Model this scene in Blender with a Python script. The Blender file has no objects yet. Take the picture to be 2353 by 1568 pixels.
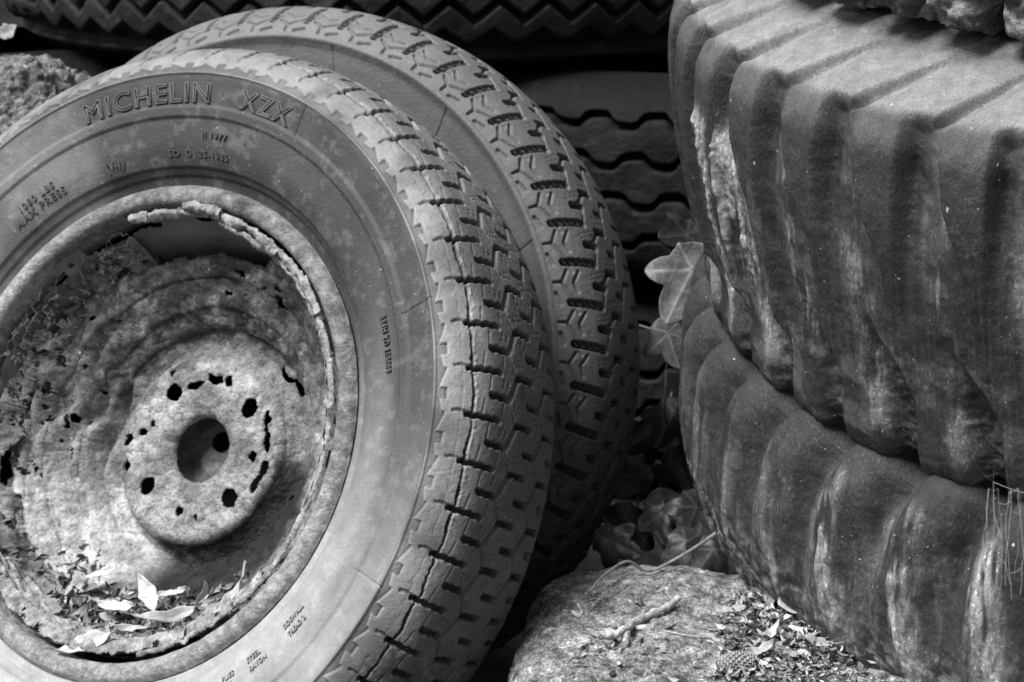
import bpy, math, random
import numpy as np
from mathutils import Matrix, Vector
random.seed(7); RNG = np.random.default_rng(7)
S = bpy.context.scene
COL = S.collection
rad = math.radians

# ------------------------------------------------------------------ camera frame
PITCH = rad(15); CAM_H = 0.85
FPX = 2353/2/math.tan(rad(15))          # focal length in units of a 2353 px wide picture
R_CW = np.array([[1,0,0],[0,math.sin(PITCH),-math.cos(PITCH)],[0,math.cos(PITCH),math.sin(PITCH)]])
CAM_O = np.array([0,0,CAM_H])
def c2w(p): return R_CW @ np.asarray(p, float) + CAM_O
def c2w_dir(d): return R_CW @ np.asarray(d, float)
def at(x, y, d):                        # a point seen at (x, y) at depth d, in the world
    return c2w([(x-1176.5)/FPX*d, -(y-784)/FPX*d, -d])

# ------------------------------------------------------------------ noise
def _h(xi, yi, zi, seed):
    h = (xi.astype(np.uint32)*np.uint32(374761393)) ^ (yi.astype(np.uint32)*np.uint32(668265263)) ^ (zi.astype(np.uint32)*np.uint32(2246822519)) ^ np.uint32(seed*3266489917 & 0xffffffff)
    h = (h ^ (h >> np.uint32(13)))*np.uint32(1274126177)
    h = (h ^ (h >> np.uint32(15)))*np.uint32(2246822519)
    h ^= h >> np.uint32(16)
    return (h & np.uint32(0xffffff)).astype(np.float32)/np.float32(0xffffff)
def vnoise(P, scale, seed=1):           # value noise in -1..1, P (...,3)
    sh = P.shape[:-1]
    Q = (P.reshape(-1,3)*scale + 1000.0)
    I = np.floor(Q).astype(np.int64); F = (Q-I).astype(np.float32); F = F*F*(3-2*F)
    x,y,z = I.T; fx,fy,fz = F.T
    out = 0
    for dz in (0,1):
        wz = fz if dz else 1-fz
        for dy in (0,1):
            wy = fy if dy else 1-fy
            a = _h(x, y+dy, z+dz, seed); b = _h(x+1, y+dy, z+dz, seed)
            out = out + wz*wy*(a*(1-fx)+b*fx)
    return (out*2-1).reshape(sh)
def fbm(P, scale, octv=4, seed=1, gain=.5):
    s = 0; a = 1; n = 0
    for k in range(octv):
        s = s + a*vnoise(P, scale*2**k, seed+k*17); n += a; a *= gain
    return s/n
def sm(a, b, x):
    t = np.clip((x-a)/(b-a), 0, 1); return t*t*(3-2*t)

# ------------------------------------------------------------------ meshes
def link(o, parent=None):
    COL.objects.link(o)
    if parent is not None: o.parent = parent
    return o
def raw_mesh(name, V, F, attrs=None, smooth=True):
    V = np.asarray(V, np.float32).reshape(-1,3); F = np.asarray(F, np.int32)
    me = bpy.data.meshes.new(name)
    k = F.shape[1]
    me.vertices.add(len(V)); me.vertices.foreach_set('co', V.ravel())
    me.loops.add(F.size); me.loops.foreach_set('vertex_index', F.ravel())
    me.polygons.add(len(F)); me.polygons.foreach_set('loop_start', np.arange(len(F), dtype=np.int32)*k)
    me.update(calc_edges=True)
    me.polygons.foreach_set('use_smooth', np.full(len(F), smooth))
    for nm, a in (attrs or {}).items():
        at_ = me.attributes.new(nm, 'FLOAT', 'POINT'); at_.data.foreach_set('value', np.asarray(a, np.float32).ravel())
    me.validate()
    return me
def grid_faces(ni, nj, wrap_i=False, wrap_j=False, mask=None):
    I = np.arange(ni if wrap_i else ni-1); J = np.arange(nj if wrap_j else nj-1)
    i, j = np.meshgrid(I, J, indexing='ij')
    i2 = (i+1) % ni; j2 = (j+1) % nj
    F = np.stack([i*nj+j, i2*nj+j, i2*nj+j2, i*nj+j2], -1).reshape(-1,4)
    if mask is not None:
        m = mask.ravel(); F = F[~(m[F].any(1))]
    return F
def obj(name, me, mat=None, parent=None, loc=None):
    o = bpy.data.objects.new(name, me); link(o, parent)
    if mat: me.materials.append(mat)
    if loc is not None: o.location = loc
    return o
def tag(o, label=None, cat=None, group=None, kind=None):
    if cat in ('car wheel','car tyre'): group = 'old car tyres leaning one behind the other'
    if cat == 'tractor tyre': group = 'lug tyres stacked on the right'
    if cat == 'truck tyre': group = 'dark truck tyres piled in the background'
    if cat == 'dead leaf' and label: group = 'pale leaves lying in the front wheel' if ' wheel' in label else 'dry leaves lying about the rock and stone'
    if label: o['label'] = label
    if cat: o['category'] = cat
    if group: o['group'] = group
    if kind: o['kind'] = kind
    return o
def empty(name, M=None, loc=None):
    o = bpy.data.objects.new(name, None); link(o); o.empty_display_size = .05
    if M is not None: o.matrix_world = M
    if loc is not None: o.location = loc
    return o
def part(name, V, F, mat, parent, off=None, attrs=None, smooth=True):
    V = np.asarray(V, float).reshape(-1,3)
    if off is not None: V = V - np.asarray(off)
    return obj(name, raw_mesh(name, V, F, attrs, smooth), mat, parent)

def tube(pts, radii, n=8, close=True):
    pts = np.asarray(pts, float); m = len(pts)
    radii = np.broadcast_to(np.asarray(radii, float), (m,))
    T = np.gradient(pts, axis=0); T /= np.linalg.norm(T, axis=1)[:,None]+1e-9
    ref = np.array([.31,.2,.93]); V = []
    A = np.cross(T, ref); A /= np.linalg.norm(A, axis=1)[:,None]+1e-9
    B = np.cross(T, A)
    a = np.linspace(0, 2*np.pi, n, endpoint=False)
    V = pts[:,None] + radii[:,None,None]*(np.cos(a)[None,:,None]*A[:,None]+np.sin(a)[None,:,None]*B[:,None])
    F = grid_faces(m, n, wrap_j=True)
    return V.reshape(-1,3), F
def merge(parts):
    Vs=[]; Fs=[]; n=0
    for V,F in parts:
        Vs.append(np.asarray(V).reshape(-1,3)); Fs.append(np.asarray(F)+n); n += len(Vs[-1])
    return np.concatenate(Vs), np.concatenate(Fs)
def smooth_path(pts, k=8):
    pts = np.asarray(pts, float)
    P = np.vstack([2*pts[0]-pts[1], pts, 2*pts[-1]-pts[-2]]); out=[]
    for i in range(1, len(P)-2):
        for t in np.linspace(0,1,k,endpoint=False):
            a,b,c,d = P[i-1],P[i],P[i+1],P[i+2]
            out.append(.5*((2*b)+(-a+c)*t+(2*a-5*b+4*c-d)*t*t+(-a+3*b-3*c+d)*t**3))
    out.append(P[-2]); return np.array(out)

# ------------------------------------------------------------------ materials (greys: the photograph is black and white)
def mat(name, base=.1, attr=None, var=.35, vscale=60, rough=.8, bump=.3, bscale=250, bdist=.001,
        speck=0.0, sscale=180, speck_v=.55, stretch=(1,1,1), spec=.3, grain=.0, gscale=1400, con=.2, fleck=0, fscale=420, fstretch=(1,1,1), fattr=None):
    m = bpy.data.materials.new(name); m.use_nodes = True
    nt = m.node_tree; N = nt.nodes; L = nt.links
    b = N['Principled BSDF']; b.inputs['Roughness'].default_value = rough
    b.inputs['Specular IOR Level'].default_value = spec
    tc = N.new('ShaderNodeTexCoord'); mp = N.new('ShaderNodeMapping'); L.new(tc.outputs['Object'], mp.inputs[0])
    mp.inputs['Scale'].default_value = stretch
    n1 = N.new('ShaderNodeTexNoise'); n1.inputs['Scale'].default_value = vscale; n1.inputs['Detail'].default_value = 8; n1.inputs['Roughness'].default_value = .65
    L.new(mp.outputs[0], n1.inputs['Vector'])
    mr = N.new('ShaderNodeMapRange'); mr.inputs['From Min'].default_value = .5-con; mr.inputs['From Max'].default_value = .5+con
    mr.inputs['To Min'].default_value = 1-var; mr.inputs['To Max'].default_value = 1+var
    L.new(n1.outputs['Fac'], mr.inputs['Value'])
    mul = N.new('ShaderNodeMath'); mul.operation = 'MULTIPLY'; L.new(mr.outputs[0], mul.inputs[0])
    if attr:
        a = N.new('ShaderNodeAttribute'); a.attribute_name = attr; L.new(a.outputs['Fac'], mul.inputs[1])
    else: mul.inputs[1].default_value = base
    cur = mul.outputs[0]
    if fleck:
        mf = N.new('ShaderNodeMapping'); L.new(tc.outputs['Object'], mf.inputs[0]); mf.inputs['Scale'].default_value = fstretch
        n5 = N.new('ShaderNodeTexNoise'); n5.inputs['Scale'].default_value = fscale; n5.inputs['Detail'].default_value = 4; n5.inputs['Roughness'].default_value = .7
        L.new(mf.outputs[0], n5.inputs['Vector'])
        m5 = N.new('ShaderNodeMapRange'); m5.inputs['From Min'].default_value = .55; m5.inputs['From Max'].default_value = .66
        m5.inputs['To Min'].default_value = 1; m5.inputs['To Max'].default_value = 1+fleck; L.new(n5.outputs['Fac'], m5.inputs['Value'])
        fo = m5.outputs[0]
        if fattr:
            a5 = N.new('ShaderNodeAttribute'); a5.attribute_name = fattr
            m6 = N.new('ShaderNodeMix'); m6.data_type = 'FLOAT'; m6.inputs[2].default_value = 1; L.new(a5.outputs['Fac'], m6.inputs[0]); L.new(fo, m6.inputs[3]); fo = m6.outputs[0]
        mq = N.new('ShaderNodeMath'); mq.operation='MULTIPLY'; L.new(cur, mq.inputs[0]); L.new(fo, mq.inputs[1]); cur = mq.outputs[0]
    if grain:
        n4 = N.new('ShaderNodeTexNoise'); n4.inputs['Scale'].default_value = gscale; n4.inputs['Detail'].default_value = 2
        L.new(tc.outputs['Object'], n4.inputs['Vector'])
        m4 = N.new('ShaderNodeMapRange'); m4.inputs['From Min'].default_value=.3; m4.inputs['From Max'].default_value=.7
        m4.inputs['To Min'].default_value=1-grain; m4.inputs['To Max'].default_value=1+grain; L.new(n4.outputs['Fac'], m4.inputs['Value'])
        mm = N.new('ShaderNodeMath'); mm.operation='MULTIPLY'; L.new(cur, mm.inputs[0]); L.new(m4.outputs[0], mm.inputs[1]); cur = mm.outputs[0]
    if speck:
        n2 = N.new('ShaderNodeTexNoise'); n2.inputs['Scale'].default_value = sscale; n2.inputs['Detail'].default_value = 1
        L.new(tc.outputs['Object'], n2.inputs['Vector'])
        m2 = N.new('ShaderNodeMapRange'); m2.inputs['From Min'].default_value = speck; m2.inputs['From Max'].default_value = speck+.03
        L.new(n2.outputs['Fac'], m2.inputs['Value'])
        mx = N.new('ShaderNodeMix'); mx.data_type = 'FLOAT'
        L.new(m2.outputs[0], mx.inputs[0]); L.new(cur, mx.inputs[2]); mx.inputs[3].default_value = speck_v
        cur = mx.outputs[0]
    cc = N.new('ShaderNodeCombineColor'); 
    for k in range(3): L.new(cur, cc.inputs[k])
    L.new(cc.outputs[0], b.inputs['Base Color'])
    n3 = N.new('ShaderNodeTexNoise'); n3.inputs['Scale'].default_value = bscale; n3.inputs['Detail'].default_value = 6; n3.inputs['Roughness'].default_value = .7
    L.new(mp.outputs[0], n3.inputs['Vector'])
    bp = N.new('ShaderNodeBump'); bp.inputs['Strength'].default_value = bump; bp.inputs['Distance'].default_value = bdist
    L.new(n3.outputs['Fac'], bp.inputs['Height']); L.new(bp.outputs[0], b.inputs['Normal'])
    return m
M_TYRE  = mat('dusty_rubber', attr='alb', var=.18, vscale=50, con=.2, bump=.7, bscale=380, bdist=.0013, speck=.77, sscale=380, speck_v=.5, grain=.16, gscale=900, rough=.62, spec=.5)
M_TYRE2 = mat('rear_rubber', attr='alb', var=.16, vscale=50, rough=.65, spec=.5, bump=.7, bscale=320, bdist=.0014, speck=.78, sscale=350, speck_v=.5, grain=.13, gscale=800)
M_LET   = mat('letter_rubber', base=.105, var=.3, vscale=45, bump=.3, bscale=420)
M_LETB  = mat('letter_rubber_lightened', base=.27, var=.3, vscale=45, bump=.3, bscale=420)  # paler letters for the lower sidewall, with its painted top light
M_RUST  = mat('rusty_steel', attr='alb', var=.33, vscale=110, con=.13, bump=1.0, bscale=130, bdist=.006, speck=.80, sscale=160, speck_v=.7, rough=.85, grain=.26, gscale=520)
M_FLAKE = mat('flaking_rust', base=.30, var=.6, vscale=110, bump=1.0, bscale=200, bdist=.003, rough=.9, grain=.2, gscale=700)
M_BARREL= mat('rim_barrel_steel', attr='alb', var=.25, vscale=25, bump=.4, bscale=90, bdist=.002, rough=.7)
M_LUG   = mat('weathered_lug_rubber', attr='alb', var=.3, vscale=60, bump=.8, bscale=300, bdist=.0028, speck=.765, sscale=220, speck_v=.5, grain=.20, gscale=600, rough=.6, spec=.45, stretch=(1.4,1.4,.7), fleck=1.5, fscale=270, fstretch=(1.5,1.5,.6), fattr='rgh')
M_MOSS  = mat('mossy_lug_rubber', attr='alb', var=.7, vscale=50, bump=1.0, bscale=160, bdist=.008, rough=.95, grain=.3, gscale=500)
M_BACK  = mat('dark_rubber', attr='alb', var=.6, vscale=14, bump=.8, bscale=70, bdist=.006, rough=.7, spec=.2)
M_ROCK  = mat('weathered_stone', attr='alb', var=.5, vscale=90, con=.12, fleck=1.0, fscale=420, bump=1.0, bscale=260, bdist=.006, speck=.75, sscale=330, speck_v=.6, rough=.95, grain=.6, gscale=480)
M_SOIL  = mat('dark_soil', base=.03, var=.7, vscale=25, bump=1.0, bscale=80, bdist=.01, rough=1)
M_LEAF  = mat('ivy_leaf_skin', attr='alb', var=.35, vscale=50, bump=.5, bscale=180, rough=.38)
M_DRY   = mat('dry_leaf', attr='alb', var=.35, vscale=120, bump=.5, bscale=300, rough=.8, grain=.15)
M_TWIG  = mat('pale_bark', base=.42, var=.5, con=.12, vscale=160, bump=.8, bscale=300, bdist=.002, rough=.8)
M_STEM  = mat('brown_stem', base=.22, var=.5, vscale=150, bump=.8, bscale=300, bdist=.001, rough=.8)
M_CONE  = mat('cone_scales', attr='alb', var=.5, vscale=200, bump=.6, bscale=300, rough=.9)
M_WEB   = mat('cobweb_silk', base=.4, var=.2, rough=.6, bump=0)

# ------------------------------------------------------------------ car tyre geometry
#        r, z   (wheel frame: z along the axle, outer face positive)
PROF = np.array([[.207,-.030],[.213,-.006],[.2235,-.001],[.2290,.003],[.2355,.009],[.25,.018],[.2669,.0235],[.2779,.0262],[.2871,.0285],[.302,.033],
  [.3162,.036],[.330,.031],[.3417,.020],[.3507,.0058],[.356,-.0179],[.3577,-.051],[.356,-.0841],[.3507,-.1078],[.3417,-.122],[.33,-.133],[.316,-.138],[.28,-.134],[.24,-.118],[.20,-.095]])
_sa = np.r_[0, np.cumsum(np.hypot(*np.diff(PROF, axis=0).T))]; S0 = _sa[12]; _sa = (_sa-S0)*1000   # arc in mm, 0 at the shoulder crack
def catmull(prof, sa, s):
    # smooth interpolation of the profile at arc positions s
    out = []
    for k in range(2):
        y = prof[:,k]; m = np.gradient(y, sa)
        i = np.clip(np.searchsorted(sa, s)-1, 0, len(sa)-2)
        h = sa[i+1]-sa[i]; t = (s-sa[i])/h
        out.append((2*t**3-3*t**2+1)*y[i]+(t**3-2*t**2+t)*h*m[i]+(-2*t**3+3*t**2)*y[i+1]+(t**3-t**2)*h*m[i+1])
    return np.stack(out, -1)
def seg(s, ph, e, pitch):
    """distance in mm from each (s mm, phase) to an element, and the along coordinate"""
    (s0,p0),(s1,p1) = e; pm = (p0+p1)/2
    y = (((ph-pm+.5) % 1)-.5)*pitch; y0 = (p0-pm)*pitch; y1 = (p1-pm)*pitch
    dx = s1-s0; dy = y1-y0; L2 = dx*dx+dy*dy
    t = np.clip(((s-s0)*dx+(y-y0)*dy)/L2, 0, 1)
    return np.hypot(s-s0-t*dx, y-y0-t*dy), t, y
def cut(H, d, w, depth, edge=.45):
    np.minimum(H, -depth*(1-sm(w/2-edge, w/2+edge, d)), out=H)

def front_height(s, th, P):
    """height in mm over (s, theta) for the worn front tyre; also albedo"""
    pitch = 2*np.pi*357/57; ph = th/(2*np.pi)*57-.34
    g = np.zeros_like(s)
    jag = .45*np.tanh(2*np.sin(s*2*np.pi/8.5))+.25*vnoise(P, 300, 5)
    tread = (s>-20)&(s<150)
    st = s[tread]; pt = ph[tread]; jt = jag[tread]; Pt = P[tread]; h = np.zeros_like(st)
    def e(a,b,c,d,w,dep,edge=.5,jit=1):
        dd,t,y = seg(st, pt+jt*jit/pitch, ((a,b),(c,d)), pitch); cut(h, dd, w, dep, edge)
    e(-4,0,27,.0,4.6,9.0); e(-15,.05,-6,.05,3,2.2)
    e(17,.49,37,.49,5.2,9.0)
    e(39,.5,50,1.0,5.0,3.2,.9,.3); e(50,0,38,.5,2.0,3.0,.6,.3)
    e(53,.04,74,.05,5.4,9.0); e(67,.53,87,.53,5.4,9.0)
    e(88,.56,100,1.08,5.0,3.4,.9,.3); e(100,.08,88,.56,2.0,3.0,.6,.3)
    e(102,.09,126,.12,5.4,9.0); e(112,.6,140,.62,5.4,9.0)
    # fine sipes and pin holes
    for s_c, a_, b_ in ((9,.12,.42),(15,.56,.9),(30,.12,.38),(45,.6,.8)):
        e(s_c,a_,s_c+1.5,b_,.9,1.4,.45,3.0)
    for s_c, p_c in ((30,.74),(36,.74),(31,.84),(37,.83),(57,.74),(63,.74),(58,.84),(64,.83),(44,.2),(49,.27),(54,.3),(60,.33),(46,.32),(52,.4),(58,.45),(81,.8),(86,.8),(82,.9),(87,.9),(79,.2),(85,.25),(91,.3),(97,.33),(78,.3),(84,.36)):
        dd,_,_ = seg(st, pt, ((s_c-.6,p_c),(s_c+.6,p_c-.01)), pitch); cut(h, dd, 1.5, 1.6, .5)
    e(60,.55,60,.98,1.0,.7,.5,.2)
    # wear fades the pattern toward the muddy bottom
    h *= 1-.35*sm(-.2,.9,fbm(Pt, 25, 3, 3))
    low = sm(rad(-28), rad(-48), th[tread]); h *= 1-.5*low
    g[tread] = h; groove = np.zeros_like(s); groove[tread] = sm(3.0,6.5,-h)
    # shoulder teeth: recessed facets next to the ring
    pf = ph % 1
    sb = np.where(pf<.29, -24.5-(pf+.05)*8.5, np.where(pf<.55, -21.5, np.where(pf<.95, -28+(pf-.55)*15, -22-(pf-.95)*9)))
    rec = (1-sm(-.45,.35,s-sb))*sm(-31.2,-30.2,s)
    vis = .65+.5*vnoise(P, 14, 8)
    vis = np.clip(vis+.15,.6,1); g -= 2.3*rec*vis*sm(-33,-30,s)+1.8*np.exp(-((s-sb)/.75)**2)*vis
    # ring line and sidewall steps
    g += 1.3*np.exp(-((s+31.2)/1.1)**2) - 1.3*(1-sm(-33,-31.5,s))
    a, b = np.interp([.2871,.2779], PROF[:11,0], _sa[:11])
    g += 2.0*(sm(b-1.0,b+.2,s)-sm(a-.4,a+.9,s))
    c, d = np.interp([.2355,.2290], PROF[:11,0], _sa[:11])
    g -= 1.5*(1-sm(c-.7,c+.7,s)) + 1.3*(1-sm(d-.7,d+.7,s))
    lowm = sm(rad(35), rad(5), th)+(th<rad(-90))*1.0; sf = np.interp(.2240, PROF[:11,0], _sa[:11])
    g += 3.4*np.clip(lowm,0,1)*np.exp(-((s-sf)/4.5)**2)
    # shoulder crack
    w0 = 1.3*vnoise(np.stack([th*23, th*0, th*0],-1),1,4)+.9*fbm(np.stack([th*95, th*0, th*0],-1),1,3,9,.7)
    ax = sm(rad(80), rad(60), th)*sm(rad(-70), rad(-55), th)
    cw = 1.6+1.0*vnoise(np.stack([th*35, th*0, th*0],-1),1,6)
    d_ = np.abs(s-w0)
    g += -6.5*ax*(1-sm(cw*.5-.3,cw*.5+.5,d_)); crk = ax*(1-sm(cw*.5-.2,cw*.5+.4,d_))
    cz = np.abs(fbm(P, 75, 3, 61)); cz = (1-sm(.012,.05,cz))*sm(-34,-26,s)*sm(-.1,.3,fbm(P,15,2,62)); g -= .2*cz
    lipp = np.exp(-((s-w0-2.6)/1.3)**2)*ax*sm(rad(-40),rad(10),th); g += (.4+1.1*vnoise(P,450,33))*lipp
    d2 = np.abs(s+9+1.0*vnoise(np.stack([th*90, th*0, th*0],-1),1,14)); g += -.4*ax*(1-sm(.2,.9,d2))*(vnoise(np.stack([th*18, th*0, th*0],-1),1,15)>-.15)
    side = (s<-34)&(s>-150)
    wc = np.abs(fbm(np.stack([th*130, s*.035, th*0],-1),1,3,63)); wc = (1-sm(.008,.035,wc))*side*sm(.0,.4,fbm(P,11,2,64)); g -= .35*wc
    scf = sm(.10,.45,fbm(np.stack([th*26, s*.10, th*0],-1),1,5,65,.65))*side
    # radial mould marks (short straight cuts across the outer band)
    for t0, k in ((19,.004),(-23.8,0),(61.3,0)):
        dd = np.abs((th-rad(t0)-k*(s+50)/30)*300); g += np.where((s>-62)&(s<-29), -1.2*(1-sm(.3,1.0,dd)), 0)
    # cracks, pitting, lumpy erosion at the muddy bottom
    g += .35*fbm(P, 220, 3, 21)*sm(-34,-20,s)
    mud = sm(rad(-20), rad(-52), th+.25*fbm(P, 18, 3, 31))*sm(-25,10,s)
    g += mud*2.4*fbm(P, 110, 4, 41)
    # albedo
    n = fbm(P, 22, 4, 51)
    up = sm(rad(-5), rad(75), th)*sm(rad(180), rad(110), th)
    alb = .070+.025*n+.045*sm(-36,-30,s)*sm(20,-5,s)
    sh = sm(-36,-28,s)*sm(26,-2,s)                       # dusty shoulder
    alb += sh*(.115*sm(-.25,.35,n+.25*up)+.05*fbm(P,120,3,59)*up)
    alb += sm(5,40,s)*(.02+.14*up)*(1+.5*n)  # tread paler toward the top, overhead light put into its colour
    alb += .12*lipp*sm(-.2,.4,vnoise(P,200,34)); alb = np.where(s<-33, .046+.022*np.clip(n,-1,1)+.10*sm(.05,.5,fbm(P,9,3,66))*sm(rad(60),rad(120),th), alb)
    alb += .045*scf; alb *= 1-.45*wc; lowside = (1-sm(-36,-30,s))*sm(rad(12), rad(-42), th+.12*n)   # pale dusty lower sidewall, overhead light also painted in
    lowside = np.maximum(lowside, (1-sm(-36,-30,s))*(th<rad(-60)))
    alb += lowside*(.20+.07*n+.05*fbm(P,70,3,58))
    inner = (1-sm(-90,-72,s))*sm(rad(32), rad(2), th+.2*n); alb += inner*.08
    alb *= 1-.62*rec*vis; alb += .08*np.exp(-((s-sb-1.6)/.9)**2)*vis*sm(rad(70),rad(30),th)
    sc = sm(.45,.7,vnoise(P, 60, 71))*(1-sm(-36,-34,s)); alb += .012*sc
    ring = np.exp(-((s+31.4)/1.3)**2); alb += .10*ring*sm(-.3,.4,vnoise(P,30,91)) 
    alb = alb*(1-.35*mud)+mud*.12*sm(0,.4,fbm(P,160,3,77))
    alb = alb*(1-groove)+.03*groove; alb = alb*(1-crk)+.03*crk; alb *= 1-.2*cz  # grooves and crack painted near black, deepening the shade in the recesses
    return g, np.clip(alb,.02,.7)

def rear_height(s, th, P):
    pitch = 2*np.pi*357/55; ph = th/(2*np.pi)*55-.40
    g = np.zeros_like(s); m = (s>-36)&(s<150); st=s[m]; pt=ph[m]; tt=th[m]
    h = np.zeros_like(st)
    def e(a,b,c,d,w,dep,edge=.5):
        dd,t,y = seg(st, pt, ((a,b),(c,d)), pitch); cut(h, dd, w, dep, edge)
    # ladder groove with slanted ribs
    dd,t,y = seg(st, pt, ((-10,0),(27,-.16)), pitch); y = y+(st-8)/37*6
    rib = sm(.55,.8,np.abs((((st+1.0*y)/7.2) % 1)*2-1))
    h = np.minimum(h, -(11-9.0*rib*(y>-2.6))*(1-sm(3.2,4.2,dd)))
    e(20,.33,36,.27,6.8,11); e(46,.66,65,.60,6.4,11); e(61,.14,75,.08,6.2,11)
    e(86,.45,104,.40,4.6,8); e(100,.9,122,.85,4.6,8)
    e(38,.44,51,.66,4.0,4.5,.9); e(24,-.7+.02,38,-.56,2.0,3.5,.6); e(27,-.2,38,.27,2.4,4.0,.7)
    e(74,.08,86,.45,4.0,4.5,.9); e(66,.6,75,1.05,2.4,4,.6)
    # shoulder hexagons: shallow grooves
    for a in (((3,.71),(-4,.47)),((-4,.47),(-1,.22)),((-9,.78),(-15.5,.52)),((-15.5,.52),(-23,.54)),((-13.5,.38),(-7.5,.07)),((-7.5,.07),(-3,-.28)),((-23,.28),(-20,-.02)),((-16,.5),(-13.5,.38))):
        e(a[0][0],a[0][1],a[1][0],a[1][1],2.6,3.2,.8)
    for k in range(10):
        s_c = 18+ (k%5)*6; p_c = .5+.1*(k//5)+.02*(k%5)
        dd,_,_ = seg(st, pt, ((s_c-.5,p_c),(s_c+.5,p_c)), pitch); cut(h, dd, 1.3, 1.0, .6)
    for k in range(6):
        s_c = 50+(k%3)*6; p_c = .85+.12*(k//3)
        dd,_,_ = seg(st, pt, ((s_c-.5,p_c),(s_c+.5,p_c)), pitch); cut(h, dd, 1.3, 1.0, .6)
    e(-25,.9,-25,1.45,1.2,.7,.6)
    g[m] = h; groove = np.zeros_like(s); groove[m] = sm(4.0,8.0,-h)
    # ridge between sidewall and shoulder, sidewall dish
    g += 2.2*np.exp(-((s+29)/3.0)**2) - 2.5*(1-sm(-40,-30,s))
    for t0 in (48.5,20.0,74):
        dd = np.abs((th-rad(t0)-.0006*(s+50))*300); g += np.where((s>-78)&(s<-33), -1.2*(1-sm(.3,1.1,dd)), 0)
    mud = sm(rad(0), rad(-32), th+.25*fbm(P, 18, 3, 131))*sm(-25,10,s)
    g += mud*3.0*fbm(P, 90, 4, 141)+.25*fbm(P, 200, 2, 121)
    n = fbm(P, 14, 4, 151)
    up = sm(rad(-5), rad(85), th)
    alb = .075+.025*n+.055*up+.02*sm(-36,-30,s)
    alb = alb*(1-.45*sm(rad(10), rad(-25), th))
    alb = alb*(1-groove)+.03*groove  # groove floors near black too, recess shade carried by the colour
    return g, np.clip(alb,.02,.6)

def car_tyre(name, parent, off, hfun, fine, mtl, side_step=1.3, tread_step=.85, fine_step=.85):
    a0, a1 = rad(fine[0]), rad(fine[1])
    nf = int((a1-a0)*357/fine_step); nc = int((2*np.pi-(a1-a0))*357/3.4)
    th = np.r_[np.linspace(a0,a1,nf,endpoint=False), np.linspace(a1,a0+2*np.pi,nc,endpoint=False)]
    s = np.r_[np.arange(_sa[0], -38, side_step), np.arange(-38, 130, tread_step), np.linspace(130, _sa[-1], 26)]
    base = catmull(PROF, _sa, s); d = np.gradient(base, s, axis=0); nn = np.stack([-d[:,1], d[:,0]],-1); nn /= np.linalg.norm(nn,axis=1)[:,None]; nn = -nn
    # outward normal: at the crown it must point to +r
    k = np.argmax(base[:,0]); 
    if nn[k,0] < 0: nn = -nn
    TH, SS = np.meshgrid(th, s, indexing='ij')
    r = base[:,0][None,:]; z = base[:,1][None,:]
    P = np.stack([np.cos(TH)*r, np.sin(TH)*r, np.broadcast_to(z, TH.shape)], -1)
    thw = np.where(TH>np.pi, TH-2*np.pi, TH)
    H, alb = hfun(SS.copy(), thw, P)
    H = H/1000
    r2 = r+H*nn[:,0][None,:]; z2 = z+H*nn[:,1][None,:]
    P = np.stack([np.cos(TH)*r2, np.sin(TH)*r2, z2], -1)
    return part(name, P, grid_faces(len(th), len(s), wrap_i=True), mtl, parent, off, {'alb':alb})

def wheel_pose(c, yaw, pitch):
    n = np.array([-math.sin(yaw)*math.cos(pitch), math.sin(pitch), math.cos(yaw)*math.cos(pitch)])
    u = np.cross([0,1,0], n); u /= np.linalg.norm(u); v = np.cross(n, u)
    C = c2w(c); U, V_, N_ = c2w_dir(u), c2w_dir(v), c2w_dir(n)
    R = np.stack([U,V_,N_],1)
    # lowest point of the crown, in the wheel frame, as the thing's base
    dwn = R.T @ np.array([0,0,-1.]); dxy = dwn[:2]/np.linalg.norm(dwn[:2])
    base = np.array([dxy[0]*.357, dxy[1]*.357, -.05])
    W = C + R@base
    M = Matrix(np.vstack([np.c_[R, W], [0,0,0,1]]).tolist())
    return M, base, C, R

# ------------------------------------------------------------------ front wheel
MF, OFF, CF, RF = wheel_pose((-.326,-.075,-1.664), rad(27.8), rad(15))
front = empty('car_wheel', MF)
tag(front, 'car wheel in front with cracked dusty tyre and rust-eaten rim showing bolt holes', 'car wheel')
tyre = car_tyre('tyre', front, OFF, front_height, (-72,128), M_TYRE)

def side_z(r):
    return np.interp(r, PROF[:13,0], PROF[:13,1])
def lettering(body, th0, r0, size, sx=1.0, flip=False, outline=0.0, raise_=.0006, mtl=None, spacing=1.0, parent=None, name='embossed_lettering'):
    cu = bpy.data.curves.new('txt','FONT'); cu.body = body; cu.size = size; cu.space_character = spacing
    if outline: cu.fill_mode = 'NONE'; cu.bevel_depth = outline; cu.bevel_resolution = 1; cu.resolution_u = 4
    else: cu.extrude = raise_; cu.offset = size*.012; cu.resolution_u = 3
    o = bpy.data.objects.new('txt', cu); COL.objects.link(o); bpy.context.view_layer.update()
    me = bpy.data.meshes.new_from_object(o.evaluated_get(bpy.context.evaluated_depsgraph_get()))
    bpy.data.objects.remove(o)
    n = len(me.vertices); v = np.empty(n*3, np.float32); me.vertices.foreach_get('co', v); v = v.reshape(-1,3).astype(float)
    x = v[:,0]*sx; y = v[:,1]
    r = r0 - y if flip else r0 + y
    t = rad(th0) + x/r0 if flip else rad(th0) - x/r0
    z = side_z(r) + v[:,2] + (-.0003 if outline else -.0002) - .0013*0
    w = np.stack([np.cos(t)*r, np.sin(t)*r, z-.0001], -1) - OFF
    me.vertices.foreach_set('co', w.astype(np.float32).ravel()); me.update()
    me.materials.clear(); me.materials.append(mtl or M_LET)
    o2 = bpy.data.objects.new(name, me); link(o2, parent or tyre); return o2
band_drop = .0013
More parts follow.
